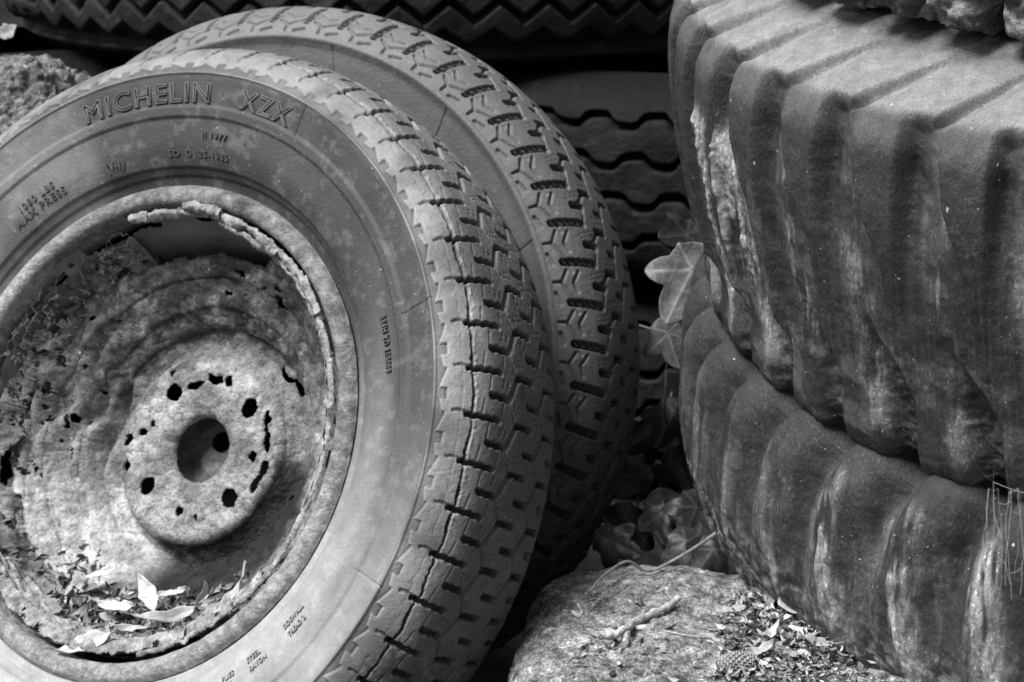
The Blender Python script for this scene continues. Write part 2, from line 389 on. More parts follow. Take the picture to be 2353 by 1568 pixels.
lettering('MICHELIN', 109.0, .2905, .0235, sx=1.2, outline=.00085, spacing=1.14)
lettering('XZX', 74.8, .2905, .0225, sx=1.12, outline=.00085, spacing=1.15)
lettering('SO  D  25-1985', 91, .2445, .0072, sx=1.25, raise_=.0009, spacing=1.15)
lettering('(V-1)', 107.2, .2435, .0095, sx=1.0, raise_=.0009)
lettering('1080 LBS', 130, .2535, .0085, sx=1.15, raise_=.0009, spacing=1.2)
lettering('MAX PRESS', 132.5, .2445, .0085, sx=1.25, raise_=.0009, spacing=1.2)
lettering('R84H YD 159009', 20.5, .2625, .0092, sx=.62, raise_=.0010, spacing=1.2)
lettering('II 1977', 82.5, .2605, .0075, sx=1.1, raise_=.0010, spacing=1.2)
lettering('SIDEWALL', -39.9, .257, .0065, sx=.75, flip=True, raise_=.0010, mtl=M_LETB, spacing=1.1)
lettering('TREAD 2', -39.8, .2665, .0065, sx=.75, flip=True, raise_=.0010, mtl=M_LETB, spacing=1.1)
lettering('STEEL', -49.4, .2555, .0065, sx=.8, flip=True, raise_=.0010, mtl=M_LETB, spacing=1.1)
lettering('RAYON', -49.4, .264, .0065, sx=.8, flip=True, raise_=.0010, mtl=M_LETB, spacing=1.1)
lettering('PLIES', -55.5, .256, .0065, sx=.8, flip=True, raise_=.0010, mtl=M_LETB, spacing=1.1)
lettering('PLY', -55.5, .264, .0065, sx=.8, flip=True, raise_=.0010, mtl=M_LETB, spacing=1.1)

def ring_part(name, prof, th_a, th_b, nth, mtl, disp=0, dscale=60, seed=3, albf=None, edge=None, thick=0, jag=None, parent=None, steps=3):
    """revolved strip; prof (r,z) list, resampled; noise displacement along z and r"""
    prof = np.asarray(prof, float); sa = np.r_[0, np.cumsum(np.hypot(*np.diff(prof,axis=0).T))]
    s = np.linspace(0, sa[-1], max(4,int(sa[-1]/.0012*steps/3)))
    b = catmull(prof, sa, s)
    th = np.linspace(rad(th_a), rad(th_b), nth, endpoint=(abs(th_b-th_a)<359.9)); full = abs(th_b-th_a)>=359.9
    TH, SS = np.meshgrid(th, s, indexing='ij')
    r = np.broadcast_to(b[:,0], TH.shape).copy(); z = np.broadcast_to(b[:,1], TH.shape).copy()
    if jag is not None:   # shift the edges by noise
        f = SS/sa[-1]
        c = np.stack([np.cos(TH)*.2, np.sin(TH)*.2, TH*0],-1)
        j0 = jag*(fbm(c, 60, 4, seed+5, .7)); j1 = jag*(fbm(c, 75, 4, seed+9, .7))
        r += j0*(1-f)+j1*f
    P = np.stack([np.cos(TH)*r, np.sin(TH)*r, z], -1)
    if disp:
        dn = fbm(P, dscale, 4, seed); z += disp*dn; r += disp*.6*fbm(P, dscale, 3, seed+40)
        P = np.stack([np.cos(TH)*r, np.sin(TH)*r, z], -1)
    alb = albf(TH, r, z, P) if albf else np.full(TH.shape, .3)
    mask = edge(TH, r, z, P) if edge else None
    o = part(name, P, grid_faces(len(th), len(s), wrap_i=full, mask=mask), mtl, parent or front, OFF, {'alb':alb})
    if thick:
        m = o.modifiers.new('thickness','SOLIDIFY'); m.thickness = thick; m.offset = 0
    return o
rim = empty('rim'); rim.parent = front
def wr(th): return (th+np.pi) % (2*np.pi) - np.pi
def alb_flange(TH, r, z, P):
    t = wr(TH); n = fbm(P, 35, 4, 12); n2 = fbm(P, 160, 3, 13)
    return np.clip(.20+.12*n+.12*n2 + .14*sm(rad(95),rad(150),t) + .13*sm(rad(15),rad(-35),t), .05, .75)
ring_part('flange', [(.2045,-.030),(.2035,-.008),(.2045,.0005),(.2080,.0045),(.213,.0052),(.2185,.0035),(.2225,-.0015)], 0, 360, 1500, M_RUST, disp=.0007, dscale=90, seed=3, albf=alb_flange, parent=rim)
def alb_barrel(TH, r, z, P):
    n = fbm(P, 18, 4, 22); n2 = fbm(P, 80, 4, 24); return np.clip(.20+.10*n+.14*n2*sm(rad(100),rad(150),np.abs(wr(TH))), .04, .5)
def hole_barrel(TH, r, z, P):
    t = wr(TH); n = fbm(P, 45, 4, 23)
    return ((n > .18)&(z<-.045)&(z>-.10)&((t>rad(150))|(t<rad(-150))))|((z>-.020+.012*fbm(P,90,4,27))&(n>-.12))
ring_part('barrel', [(.1985,-.004),(.1975,-.014),(.195,-.026),(.1925,-.040),(.190,-.052),(.187,-.062),(.185,-.085),(.184,-.118),(.188,-.128),(.19,-.150)], 0, 360, 900, M_BARREL, disp=.0006, dscale=60, seed=23, albf=alb_barrel, edge=hole_barrel, parent=rim, steps=2)
def gap(seed, thr, lo=None):
    def f(TH, r, z, P):
        n = fbm(P, 70, 4, seed, .65); m = n > thr
        return m
    return f
def alb_flake(TH, r, z, P): return np.clip(.34+.3*fbm(P, 140, 4, 31), .05, .75)
ring_part('torn_lip', [(.1935,-.0035),(.1955,.0005),(.198,.003),(.2008,.0018)], -78, 100, 1400, M_RUST, disp=.0016, dscale=130, seed=61, albf=alb_flake, edge=gap(62,.30), thick=.0006, jag=.0042, parent=rim)
ring_part('torn_lip', [(.1885,-.010),(.191,-.0035),(.1935,-.002)], -20, 75, 800, M_RUST, disp=.0022, dscale=120, seed=71, albf=alb_flake, edge=gap(72,.30), thick=.0006, jag=.004, parent=rim)
# layered rust flakes along the lower lip
for k in range(9):
    a = -158+RNG.uniform(-6,6)+k*11; b = a+RNG.uniform(34,58); rr = .196-.0022*(k%5); zz = -.002-.0065*(k%5)
    ring_part('rust_flake', [(rr-.012,zz-.006),(rr-.006,zz-.0005),(rr,zz+.001)], a, min(b,-38), int((min(b,-38)-a)*7), M_RUST, disp=.0045, dscale=70, seed=80+k*3, albf=alb_flake, edge=gap(180+k,.38), thick=.0012, jag=.004, parent=rim)
# a few bigger flakes at the top edge
for (a,b,rr,zz,sd) in ((74,86,.203,.006,301),(98,104,.198,.003,302),(52,60,.1985,.004,303),(30,41,.2015,.004,304)):
    ring_part('rust_flake', [(rr-.007,zz-.004),(rr-.003,zz+.001),(rr+.002,zz+.0005)], a, b, int((b-a)*8), M_RUST, disp=.003, dscale=120, seed=sd, albf=alb_flake, edge=gap(sd+9,.45), thick=.001, jag=.003, parent=rim)

for k,(a,b,r0,r1,z0,z1) in enumerate(((148,205,.166,.187,-.078,-.048),(158,212,.158,.178,-.086,-.062),(140,176,.172,.191,-.066,-.036),(168,218,.172,.192,-.050,-.028))):
    ring_part('rust_web_crust', [(r0,z0),((r0+r1)/2-.002,(z0+z1)/2+.004),(r1,z1)], a, b, 420, M_RUST, disp=.009, dscale=42, seed=330+k*7, albf=lambda TH,r,z,P: np.clip(.20+.22*fbm(P,60,4,337),.03,.5), edge=gap(340+k,.10), thick=.0010, jag=.006, parent=rim)
ring_part('rust_web_crust', [(.160,-.072),(.172,-.060),(.184,-.040),(.192,-.022)], 108, 160, 620, M_RUST, disp=.006, dscale=50, seed=371, albf=lambda TH,r,z,P: np.clip(.17+.2*fbm(P,90,4,372),.03,.5), edge=lambda TH,r,z,P: np.abs(fbm(P,48,5,373,.6)) > .15+.10*vnoise(P,20,374), thick=.0005, jag=.006, parent=rim)  # perforated sheet added to stand for dusty cobweb
# disc
def disc_part():
    prof = [(.0325,-.106),(.0345,-.1015),(.040,-.0985),(.060,-.099),(.078,-.099),(.086,-.1015),(.093,-.109),(.102,-.1145),(.112,-.112),(.124,-.101),(.136,-.090),(.147,-.084),(.156,-.078),(.165,-.071),(.173,-.066),(.180,-.066),(.1855,-.069)]
    prof = np.array(prof); sa = np.r_[0, np.cumsum(np.hypot(*np.diff(prof,axis=0).T))]
    s = np.linspace(0, sa[-1], 190); b = catmull(prof, sa, s); th = np.linspace(0, 2*np.pi, 1250, endpoint=False)
    TH, _ = np.meshgrid(th, s, indexing='ij')
    r = np.broadcast_to(b[:,0], TH.shape).copy(); z = np.broadcast_to(b[:,1], TH.shape).copy()
    x = np.cos(TH)*r; y = np.sin(TH)*r; P = np.stack([x,y,z],-1)
    z += .008+.0016*np.tanh(7*fbm(P,42,4,207))*.55+.0006*np.tanh(8*fbm(P,95,3,208))
    z += .0020*fbm(P, 38, 5, 200, .6)+.0022*fbm(P, 140, 4, 201, .6)
    z += .004*sm(.085,.1,r)*fbm(P, 16, 3, 205)
    for r1,dz in ((.0875,-.0030),(.118,.0030),(.133,.0026),(.158,.0028),(.170,-.0025)):
        z += dz*sm(r1-.0009,r1+.0009,r+.0025*fbm(P,22,3,int(r1*1e4)))
    t = wr(TH)
    # corrosion flutes radiating on the left shoulder of the disc
    left = sm(.09,.115,r)*(sm(rad(120),rad(150),np.abs(t)))
    z += left*.0045*np.sin(r*260+1.5*np.sin(TH*7)+3.5*vnoise(P,22,206))
    j = .0035*fbm(P, 130, 3, 210)
    mask = np.zeros(TH.shape, bool)
    def hole(rr, deg, a, b=None, rot=0, jit=1.0):
        nonlocal mask, z
        b = b or a; cx, cy = rr*math.cos(rad(deg)), rr*math.sin(rad(deg))
        dx, dy = x-cx, y-cy; c_, s_ = math.cos(rad(rot)), math.sin(rad(rot))
        X = (dx*c_+dy*s_)/a; Y = (-dx*s_+dy*c_)/b; d = np.hypot(X, Y)+jit*j/min(a,b)
        mask |= d < 1
    for rr, dg in ((.0632,125),(.0632,37.4),(.0612,-45),(.0612,-143.5)): hole(rr, dg, .0085, .0088, jit=.25)
    for rr, dg, a in ((.0674,168,.0042),(.0594,158,.003),(.0804,-167,.004),(.0587,-98.8,.0042),(.0633,-80.5,.002),(.0836,121,.003),(.0621,-5,.0042),(.04,128,.0012)): hole(rr, dg, a, a*1.15, jit=.4)
    hole(.0612,102,.0085,.0036,15); hole(.0655,84,.0085,.005,-5); hole(.0685,70,.0038,.0062,0)
    hole(.103,46,.008,.0032,-50); hole(.1095,35,.0085,.0042,-50)
    hole(.0762,22,.0019,.011,5); hole(.0735,7,.0017,.009,5); hole(.0765,-10,.0030,.0085,-20); hole(.0755,-24,.0036,.009,-25)
    hole(.0850,166,.0024,.008,-5); hole(.0812,175,.0040,.0062,10)
    hole(.105,-22,.005,.004,0)
    mask |= (r>.1735+.004*fbm(P,60,3,221))&(t>rad(66))&(t<rad(108))
    nn = fbm(P, 42, 4, 230, .6)
    mask |= (nn>.17)&(r>.128)&(t>rad(140))&(t<rad(192)) | (nn>.22)&(r>.135)&(t<rad(-152))
    mask |= (fbm(P, 60, 4, 240, .6)>.36)&(r>.15)&(t>rad(105))&(t<rad(140))
    mask |= (fbm(P, 70, 4, 241, .6)>.5)&(r>.14)
    n = fbm(P, 20, 5, 250, .6); n2 = fbm(P, 90, 4, 251, .6)
    alb = .24+.14*n+.12*n2
    alb *= 1-.55*sm(.02,.32,fbm(P,30,4,252)); alb += .10*sm(.1,.4,fbm(P,52,4,253))
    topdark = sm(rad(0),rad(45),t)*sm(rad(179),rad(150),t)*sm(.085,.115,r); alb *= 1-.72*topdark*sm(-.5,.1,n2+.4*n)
    moist = sm(.082,.087,r+.003*n2)*sm(.158,.132,r+.014*n+.008*n2)*sm(rad(-118),rad(-104),t+.1*n)*sm(rad(18),rad(-14),t+.2*n)
    alb = alb*(1-.95*moist)+.012*moist*(1+n2)
    pale = sm(rad(-175),rad(-150),t)*sm(rad(-95),rad(-112),t)*sm(.09,.1,r); alb += .22*pale
    alb += .10*sm(.085,.078,r)
    P = np.stack([x,y,z],-1)
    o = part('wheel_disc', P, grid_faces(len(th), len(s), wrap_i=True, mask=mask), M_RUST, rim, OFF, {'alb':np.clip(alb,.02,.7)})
    m = o.modifiers.new('thickness','SOLIDIFY'); m.thickness = .0028; m.offset = -1
    return o
disc_part()
def alb_hub(TH, r, z, P): return np.clip(.11+.09*fbm(P, 60, 3, 260), .02, .3)
hub = ring_part('hub_cup', [(.0325,-.098),(.034,-.112),(.0335,-.130)], 0, 360, 260, M_RUST, disp=.0010, dscale=80, seed=262, albf=alb_hub, parent=rim)
ring_part('hub_cup', [(.0336,-.127),(.030,-.130),(.022,-.129),(.012,-.130),(.0004,-.130)], 0, 360, 300, M_RUST, disp=.0012, dscale=70, seed=264, albf=alb_hub, parent=rim, steps=5,
          edge=lambda TH,r,z,P: np.hypot(np.cos(TH)*r+.005, np.sin(TH)*r-.0145) < .0095)
# dark inner drum behind the disc closes the wheel
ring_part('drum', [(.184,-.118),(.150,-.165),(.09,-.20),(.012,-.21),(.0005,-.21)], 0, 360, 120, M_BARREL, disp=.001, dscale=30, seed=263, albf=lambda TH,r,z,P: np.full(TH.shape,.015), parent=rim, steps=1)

# ------------------------------------------------------------------ rear tyre
MR, OFF2, CR, RR = wheel_pose((-.2405,-.0185,-1.905), rad(22.7), rad(1.6))
rear = empty('car_tyre', MR)
tag(rear, 'bare car tyre with deep ladder tread leaning right behind the front wheel', 'car tyre')
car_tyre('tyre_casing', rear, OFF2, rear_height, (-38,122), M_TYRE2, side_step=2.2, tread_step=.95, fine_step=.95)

# ------------------------------------------------------------------ big lug tyres lying in a stack on the right
_x = [.625,.332,-1.545,-.111,.193]
UP = np.array([_x[3], -_x[4], 1.0]); UP /= np.linalg.norm(UP)
AX = np.array([1,0,0.])-UP*UP[0]; AX /= np.linalg.norm(AX); AY = np.cross(UP, AX)
C_ST = c2w(_x[:3])-UP*.012; R_ST = np.stack([AX,AY,UP],1)
PER = 2*np.pi/43; TH0 = .157
def lug_pose(h0):
    W = C_ST + R_ST@np.array([0,0,h0])
    return Matrix(np.vstack([np.c_[R_ST, W],[0,0,0,1]]).tolist()), np.array([0,0,h0])
def rel_side(f, h, th):
    pe = np.interp(h, [-.24,-.15,-.10,-.075,-.05,-.02], [.84,.70,.68,.55,.42,.35])+.17
    u = (f+.17) % 1
    w = sm(0,.15,u)*(1-.55*np.clip((u-.17)/(pe-.25),0,1))*(1-sm(pe-.02,pe+.01,u))
    amp = np.interp(h, [-.14,-.11,-.07,-.03,0], [.001,.004,.011,.017,.015])
    amp = amp+sm(.62,.40,th)*np.interp(h, [-.26,-.22,-.12,-.08], [.004,.009,.008,0])
    return w, amp
def rel_low(f, h):
    pl = np.interp(h, [-.25,-.21,-.185,-.15], [.55,.50,.40,.20]); pr = np.interp(h, [-.25,-.21,-.186,-.16], [.97,.97,.82,.50])
    v = (f-pl+.1) % 1; wd = pr-pl
    w = sm(.0,.30,v)*(1-sm(.1+wd-.06,.1+wd,v))
    return w, np.interp(h, [-.27,-.24,-.21,-.18,-.145], [.015,.016,.014,.007,0])
def rel_top(f):
    return sm(0,.045,f)*(1-sm(.04,.40,f))
def lug_tyre(name, parent, off, prof, fn, fine=(-.35,1.85), ds=.0014, mtl=None, shrink=.008):
    prof = np.array(prof, float); prof[:,0] -= shrink*sm(.42,.48,prof[:,0]); sa = np.r_[0, np.cumsum(np.hypot(*np.diff(prof,axis=0).T))]
    s = np.linspace(0, sa[-1], int(sa[-1]/ds)); b = catmull(prof, sa, s)
    d = np.gradient(b, s, axis=0); nn = np.stack([d[:,1]*-1, d[:,0]], -1); nn /= np.linalg.norm(nn,axis=1)[:,None]
    k = np.argmax(b[:,0]); nn *= np.sign(nn[k,0])
    n1 = int((fine[1]-fine[0])*.5/ds/.9)
    th = np.r_[np.linspace(fine[0],fine[1],n1,endpoint=False), np.linspace(fine[1],fine[0]+2*np.pi,420,endpoint=False)]
    TH, SS = np.meshgrid(th, s, indexing='ij')
    r = np.broadcast_to(b[:,0],TH.shape); h = np.broadcast_to(b[:,1],TH.shape); rq = r+shrink*sm(.41,.47,r)
    P = np.stack([-r*np.cos(TH), -r*np.sin(TH), h],-1)
    H, alb = fn(TH, rq, h, P)
    r2 = r+H*nn[:,0][None]; h2 = h+H*nn[:,1][None]
    P = np.stack([-r2*np.cos(TH), -r2*np.sin(TH), h2],-1)
    rgh = .03+.97*sm(.010,-.06,h+.02*fbm(P,12,3,900))*sm(-.25,.25,fbm(P,22,4,901)+.35*sm(.06,.14,alb))
    return part(name, P, grid_faces(len(th), len(s), wrap_i=True), mtl or M_LUG, parent, off, {'alb':alb,'rgh':rgh})
def streak(TH, h, a=220, b=9, seed=5, octv=4):
    return fbm(np.stack([TH*.5*a, h*b, TH*0],-1), 1, octv, seed, .6)
def upper_fn(TH, r, h, P):
    top = sm(.498,.489,r)*(h>-.03)
    wob = .010*vnoise(P, 7, 401)
    f = (TH+wob-TH0)/PER
    ws, amp_s = rel_side(f, h, TH); wl, amp_l = rel_low(f, h)
    ft = (f-.06-13.0*np.clip(.5-r,0,.2)) % 1
    amp_t = np.interp(r, [.43,.445,.47,.5], [0,.004,.009,.014])
    wt = rel_top(ft)
    H = -(ws*amp_s*(1-top)+wt*amp_t*top)-wl*amp_l*(1-top)
    H += .0022*fbm(P, 14, 4, 402)+.0009*fbm(P, 120, 4, 403)
    tr = np.clip(ws*amp_s/.02,0,1); lo = np.clip(wl*amp_l/.02,0,1)
    H += lo*.0075*fbm(P, 95, 4, 404, .6)+tr*(1-top)*.0018*fbm(P, 140, 3, 414)
    st = streak(TH, h)
    H += .0014*st*sm(-.08,-.12,h)
    n = fbm(P, 18, 4, 405)
    fb = f-.30-np.interp(h, [-.24,-.18,-.12,-.05], [.20,.12,.06,0])
    band = np.exp(-(((((fb)+.5) % 1)-.5)/.13)**2)*sm(-.03,-.08,h)
    flake = sm(.46,.30,TH+.12*n)*sm(-.05,-.085,h-.06*n)*sm(-.20,-.15,h)*sm(-.15,.10,streak(TH,h,130,14,6)+.25*n)*sm(.14,.17,TH)
    flake = np.maximum(flake, sm(.52,.42,TH)*sm(.35,.42,TH)*sm(-.08,-.12,h)*sm(-.21,-.17,h)*sm(.0,.2,streak(TH,h,150,14,7))*band)
    H += flake*(.0022+.0040*streak(TH,h,260,40,12)+.002*fbm(P,300,3,413))
    alb = .036+.012*n
    alb += .34*flake*(.85+.9*streak(TH,h,300,60,15))
    alb += band*sm(-.10,.30,.8*n+streak(TH,h,110,18,17))*(.15+.10*sm(.9,.5,TH))*sm(-.262,-.22,h)
    alb += .05*sm(.0,.3,fbm(P,50,4,407))*sm(-.11,-.18,h)
    fE = np.interp(h, [-.24,-.15,-.10,-.075,-.05,-.02], [.84,.70,.68,.55,.42,.35]); fm = f % 1
    alb += .05*sm(.06,.16,fm)*sm(-.25,.25,fbm(P,30,4,409)+.2)*(1-sm(fE-.03,fE,fm))*sm(-.004,-.03,h)*sm(-.16,-.10,h)*(1-top)*(1+.8*n)
    alb -= .022*tr*(1-top)*sm(-.09,-.06,h)*sm(.5,.1,((f+.17)%1))
    dust = top*(.20+.05*n)*(1-.35*sm(.47,.43,r))*sm(.405,.425,r+.012*n)  # shoulder dust, dimmed inward as painted shade from the tyre above
    webby = sm(.0,.3,fbm(P,60,4,408))*sm(.45,.42,r)*top*.16
    alb = alb*(1-top)+top*.05+dust+webby
    alb += .06*sm(-.030,-.004,h)*(1-top)*(1-tr)
    return H, np.clip(alb,.015,.65)
def lower_fn(TH, r, h, P):
    wob = .012*vnoise(P, 8, 421); f = (TH+wob-TH0)/PER
    c = np.interp(h, [-.42,-.36,-.32,-.295,-.27], [.50,.52,.60,.68,.78])
    v = ((f-c+.5) % 1)-.5
    w = np.where(v>0, np.exp(-(v/.15)**2), np.exp(-(v/.24)**2))
    amp = np.interp(h, [-.46,-.41,-.36,-.31,-.285,-.27], [0,.004,.010,.018,.022,.021])
    H = -w*amp+.0025*fbm(P, 12, 4, 422)+.0012*fbm(P, 110, 4, 423)
    n = fbm(P, 15, 4, 427)
    rough = sm(-.37,-.44,h+.02*n); H += rough*.0034*fbm(P, 90, 4, 425)
    st = streak(TH, h, 105, 14, 26)
    H += .0014*st
    cp = np.interp(h, [-.42,-.376,-.36,-.32,-.28], [1.05,1.0,.92,.88,1.0])
    v2 = ((f-cp+.5) % 1)-.5
    pale = np.exp(-(v2/.19)**2)*sm(-.275,-.31,h)*sm(-.455,-.40,h)*sm(-.30,.10,st+.6*n)*(.35+.65*sm(.45,.55,TH))
    H += pale*(.001+.003*streak(TH,h,300,40,28))
    alb = .038+.014*n+.38*pale*(.7+1.3*streak(TH,h,200,45,29))*sm(-.35,.15,fbm(P,28,3,431)+.15)+.04*sm(0,.3,st)*sm(-.28,-.34,h)
    alb += rough*.15*sm(-.05,.25,fbm(P,150,4,429))
    return H, np.clip(alb,.015,.6)
def moss_fn(TH, r, h, P):
    fs = ((TH-.06)/PER/.92) % 1
    H = -.028*np.exp(-((fs-.5)/.10)**2)+.010*fbm(P, 22, 4, 440)+.006*fbm(P, 80, 4, 441)+.003*fbm(P, 230, 3, 444)
    n = fbm(P, 60, 5, 442, .65); alb = .14+.34*sm(-.05,.30,n)+.06*fbm(P,14,2,443)
    alb *= 1-.6*np.exp(-((fs-.5)/.09)**2)
    return H, np.clip(alb,.02,.5)
MU, OU = lug_pose(-.27)
up_t = empty('tractor_tyre', MU); tag(up_t, 'big lug tyre with deep bars and pale dusty shoulder, middle one of the right-hand stack', 'tractor tyre')
lug_tyre('tyre_casing', up_t, OU, [(.25,-.02),(.28,.01),(.33,.036),(.38,.043),(.43,.035),(.47,.020),(.492,.008),(.503,-.006),(.509,-.03),(.512,-.07),(.510,-.11),(.505,-.15),(.501,-.19),(.499,-.225),(.497,-.252),(.491,-.268),(.474,-.279),(.44,-.283),(.34,-.28)], upper_fn)
ML, OL = lug_pose(-.62)
lo_t = empty('tractor_tyre', ML); tag(lo_t, 'bulging big lug tyre at the bottom of the right-hand stack, streaked with pale mud', 'tractor tyre')
lug_tyre('tyre_casing', lo_t, OL, [(.36,-.28),(.42,-.272),(.470,-.266),(.497,-.271),(.512,-.292),(.519,-.33),(.524,-.37),(.522,-.415),(.510,-.46),(.486,-.505),(.452,-.55),(.405,-.59),(.35,-.62),(.28,-.635)], lower_fn)
MT, OT = lug_pose(.05)
tp_t = empty('tractor_tyre', MT); tag(tp_t, 'rough mud-crusted tyre on top of the right-hand stack at the upper right corner', 'tractor tyre')
lug_tyre('tyre_casing', tp_t, OT, [(.28,.060),(.38,.050),(.42,.048),(.440,.056),(.450,.080),(.455,.12),(.455,.20),(.44,.26),(.38,.30),(.28,.31)], moss_fn, ds=.0022, mtl=M_MOSS)

# ------------------------------------------------------------------ dark tyres lying flat behind
def flat_tyre(label, cx, cy, R, z0, z1, fn):
    o = empty('truck_tyre', Matrix.Translation((cx,cy,z0))); tag(o, label, 'truck tyre')
    W = z1-z0
    prof = np.array([(R-.24,.03),(R-.16,.0),(R-.07,-.003),(R-.03,.010),(R-.010,.028),(R,.055),(R+.004,W/2),(R,W-.055),(R-.010,W-.028),(R-.03,W-.01),(R-.07,W+.003),(R-.16,W),(R-.24,W-.03)])
    sa = np.r_[0, np.cumsum(np.hypot(*np.diff(prof,axis=0).T))]; s = np.linspace(0, sa[-1], 260); b = catmull(prof, sa, s)
    th = np.r_[np.linspace(-2.5,-.4,900,endpoint=False), np.linspace(-.4,2*np.pi-2.5,160,endpoint=False)]
    TH,_ = np.meshgrid(th, s, indexing='ij'); r = np.broadcast_to(b[:,0],TH.shape); z = np.broadcast_to(b[:,1],TH.shape)
    P = np.stack([np.cos(TH)*r, np.sin(TH)*r, z],-1); X = TH*R
    H, alb = fn(X, r, z+z0, P); face = sm(R-.06,R-.012,r)
    r2 = r+H*face
    P = np.stack([np.cos(TH)*r2, np.sin(TH)*r2, z+H*0],-1)
    part('tyre_casing', P, grid_faces(len(th), len(s), wrap_i=True), M_BACK, o, None, {'alb':alb})
    return o
def tri(x): return np.abs((x % 1)*2-1)*2-1
def zz_fn(X, r, z, P):
    H = 0*X
    for k in range(7):
        zc = .630+.040*k+.013*tri(X/.064+.13*k)
        H = np.minimum(H, -.020*(1-sm(.002,.007,np.abs(z-zc))))
    edge = .594+.010*tri(X/.064+.1)
    H = np.minimum(H, -.022*(1-sm(-.002,.004,z-edge))*sm(.565,.58,z))
    H += .0015*fbm(P, 30, 3, 500)
    return H, np.clip(.026+.012*fbm(P, 12, 3, 501)+.02*sm(.3,.6,fbm(P,50,3,502)),.006,.12)
def wave_fn(rows, per, amp, seed):
    def f(X, r, z, P):
        H = 0*X
        for k, zc in enumerate(rows):
            q = zc+amp*np.tanh(2.2*np.sin(2*np.pi*X/per+k*2.1+.6*np.sin(X*7)))+.003*vnoise(P,30,seed+k)
            H = np.minimum(H, -.018*(1-sm(.002,.006,np.abs(z-q))))
        H += .003*fbm(P, 25, 3, seed+9)
        return H, np.clip((.010+.008*fbm(P, 12, 3, seed+11))*(1-.8*sm(z.max()-.035,z.max()-.012,z))+.012*sm(.3,.6,fbm(P,40,3,seed+12)),.004,.10)  # top band painted darker, as shade where the sun would light it
    return f
flat_tyre('black truck tyre with zigzag tread grooves lying flat along the top of the photo', -.156, 3.03, .62, .555, .90, zz_fn)
flat_tyre('black truck tyre with wavy grooves between the leaning tyres and the tall stack', .33, 2.93, .60, .285, .540, wave_fn((.498,.449,.398,.348), .075, .007, 520))
flat_tyre('black truck tyre under the zigzag one at the upper left, behind the lumpy stone', -.93, 3.05, .58, .285, .545, wave_fn((.498,.449,.398,.348), .075, .007, 560))
flat_tyre('lowest black truck tyre at the far left, almost hidden behind the front wheel', -.90, 3.0, .58, .005, .275, wave_fn((.22,.17,.12,.06), .07, .008, 580))
flat_tyre('lowest black truck tyre, in deep shade behind the ivy', .25, 2.98, .60, .005, .270, wave_fn((.22,.17,.12,.06), .07, .008, 540))

# ------------------------------------------------------------------ ground and rocks
def ground():
    n = 260; t = np.linspace(-1,1,n); g = np.sign(t)*(np.abs(t)**3)*400+t*2.5
    X, Y = np.meshgrid(g, g+1.5, indexing='ij'); P = np.stack([X,Y,X*0],-1)
    Z = .02*fbm(P, 3, 4, 600)+.006*fbm(P, 30, 3, 601)-.015
    P = np.stack([X,Y,Z],-1)
    o = obj('ground', raw_mesh('ground', P, grid_faces(n,n)), M_SOIL); tag(o, kind='structure')
ground()
def on_plane(x, y, z):
    yc = -(y-784)/FPX; d = (CAM_H-z)/(math.sin(PITCH)-math.cos(PITCH)*yc); return at(x, y, d)
def boulder(name, label, cx, cy, z0, sx, sy, sz, seed, alb_f, flat=None, n=360, amp=.02, m=None, p=4.0, yaw=0):
    fs = []
    for ax_, sg, m_ in ((2,1,n),(0,1,n//2),(0,-1,n//2),(1,1,n//2),(1,-1,n//2)):
        q = np.linspace(-1,1,m_); A_, B_ = np.meshgrid(q, q, indexing='ij'); one = np.full_like(A_, sg)
        D = np.stack([one,A_,B_] if ax_==0 else ([A_,one,B_] if ax_==1 else [A_,B_,one]), -1); fs.append((D.reshape(-1,3), grid_faces(m_,m_)))
    D, FF = merge(fs); 
    k = (np.abs(D)**p).sum(-1)**(-1/p); P = D*k[...,None]*np.array([sx,sy,sz]); nrm = D/np.linalg.norm(D,axis=-1)[...,None]
    Q = P+np.array([cx,cy,0]); P = P+nrm*(amp*fbm(Q, 9, 5, seed, .55)+amp*.16*fbm(Q, 70, 4, seed+3, .6)-.0022*(1-sm(.02,.10,np.abs(fbm(Q,38,3,seed+8))))+.0016*fbm(Q,230,3,seed+9)-.003*sm(.35,.6,vnoise(Q,110,seed+12)))[...,None]
    c,s_ = math.cos(yaw), math.sin(yaw); x = P[...,0]*c-P[...,1]*s_; y = P[...,0]*s_+P[...,1]*c
    P = np.stack([x,y,P[...,2]+sz],-1)
    o = obj(name, raw_mesh(name, P, FF, {'alb':alb_f(P)}), m or M_ROCK); o.location = (cx,cy,z0)
    tag(o, label, 'rock'); return o
def rock_alb(P):
    n = fbm(P, 16, 5, 620, .6); n2 = fbm(P, 130, 3, 621)
    a = .31+.12*n+.16*n2
    grit = sm(.05,.3,fbm(P,75,5,622,.65)); a -= .11*grit; a += .12*sm(.3,.5,fbm(P,170,3,623))
    return np.clip(a,.03,.6)
boulder('rock', 'low weathered rock strewn with a twig and dry leaves, bottom middle',   .238, 1.36, -.02, .245, .24, .122, 630, rock_alb, amp=.018, n=620, p=6.5, yaw=-.1)
boulder('rock', 'pale lumpy stone at the left edge behind the front wheel', -.60, 2.22, -.05, .16, .15, .325, 650, lambda P: np.clip(.17+.13*fbm(P,14,4,651)+.07*fbm(P,60,3,652),.02,.4), amp=.05, n=240, p=3)

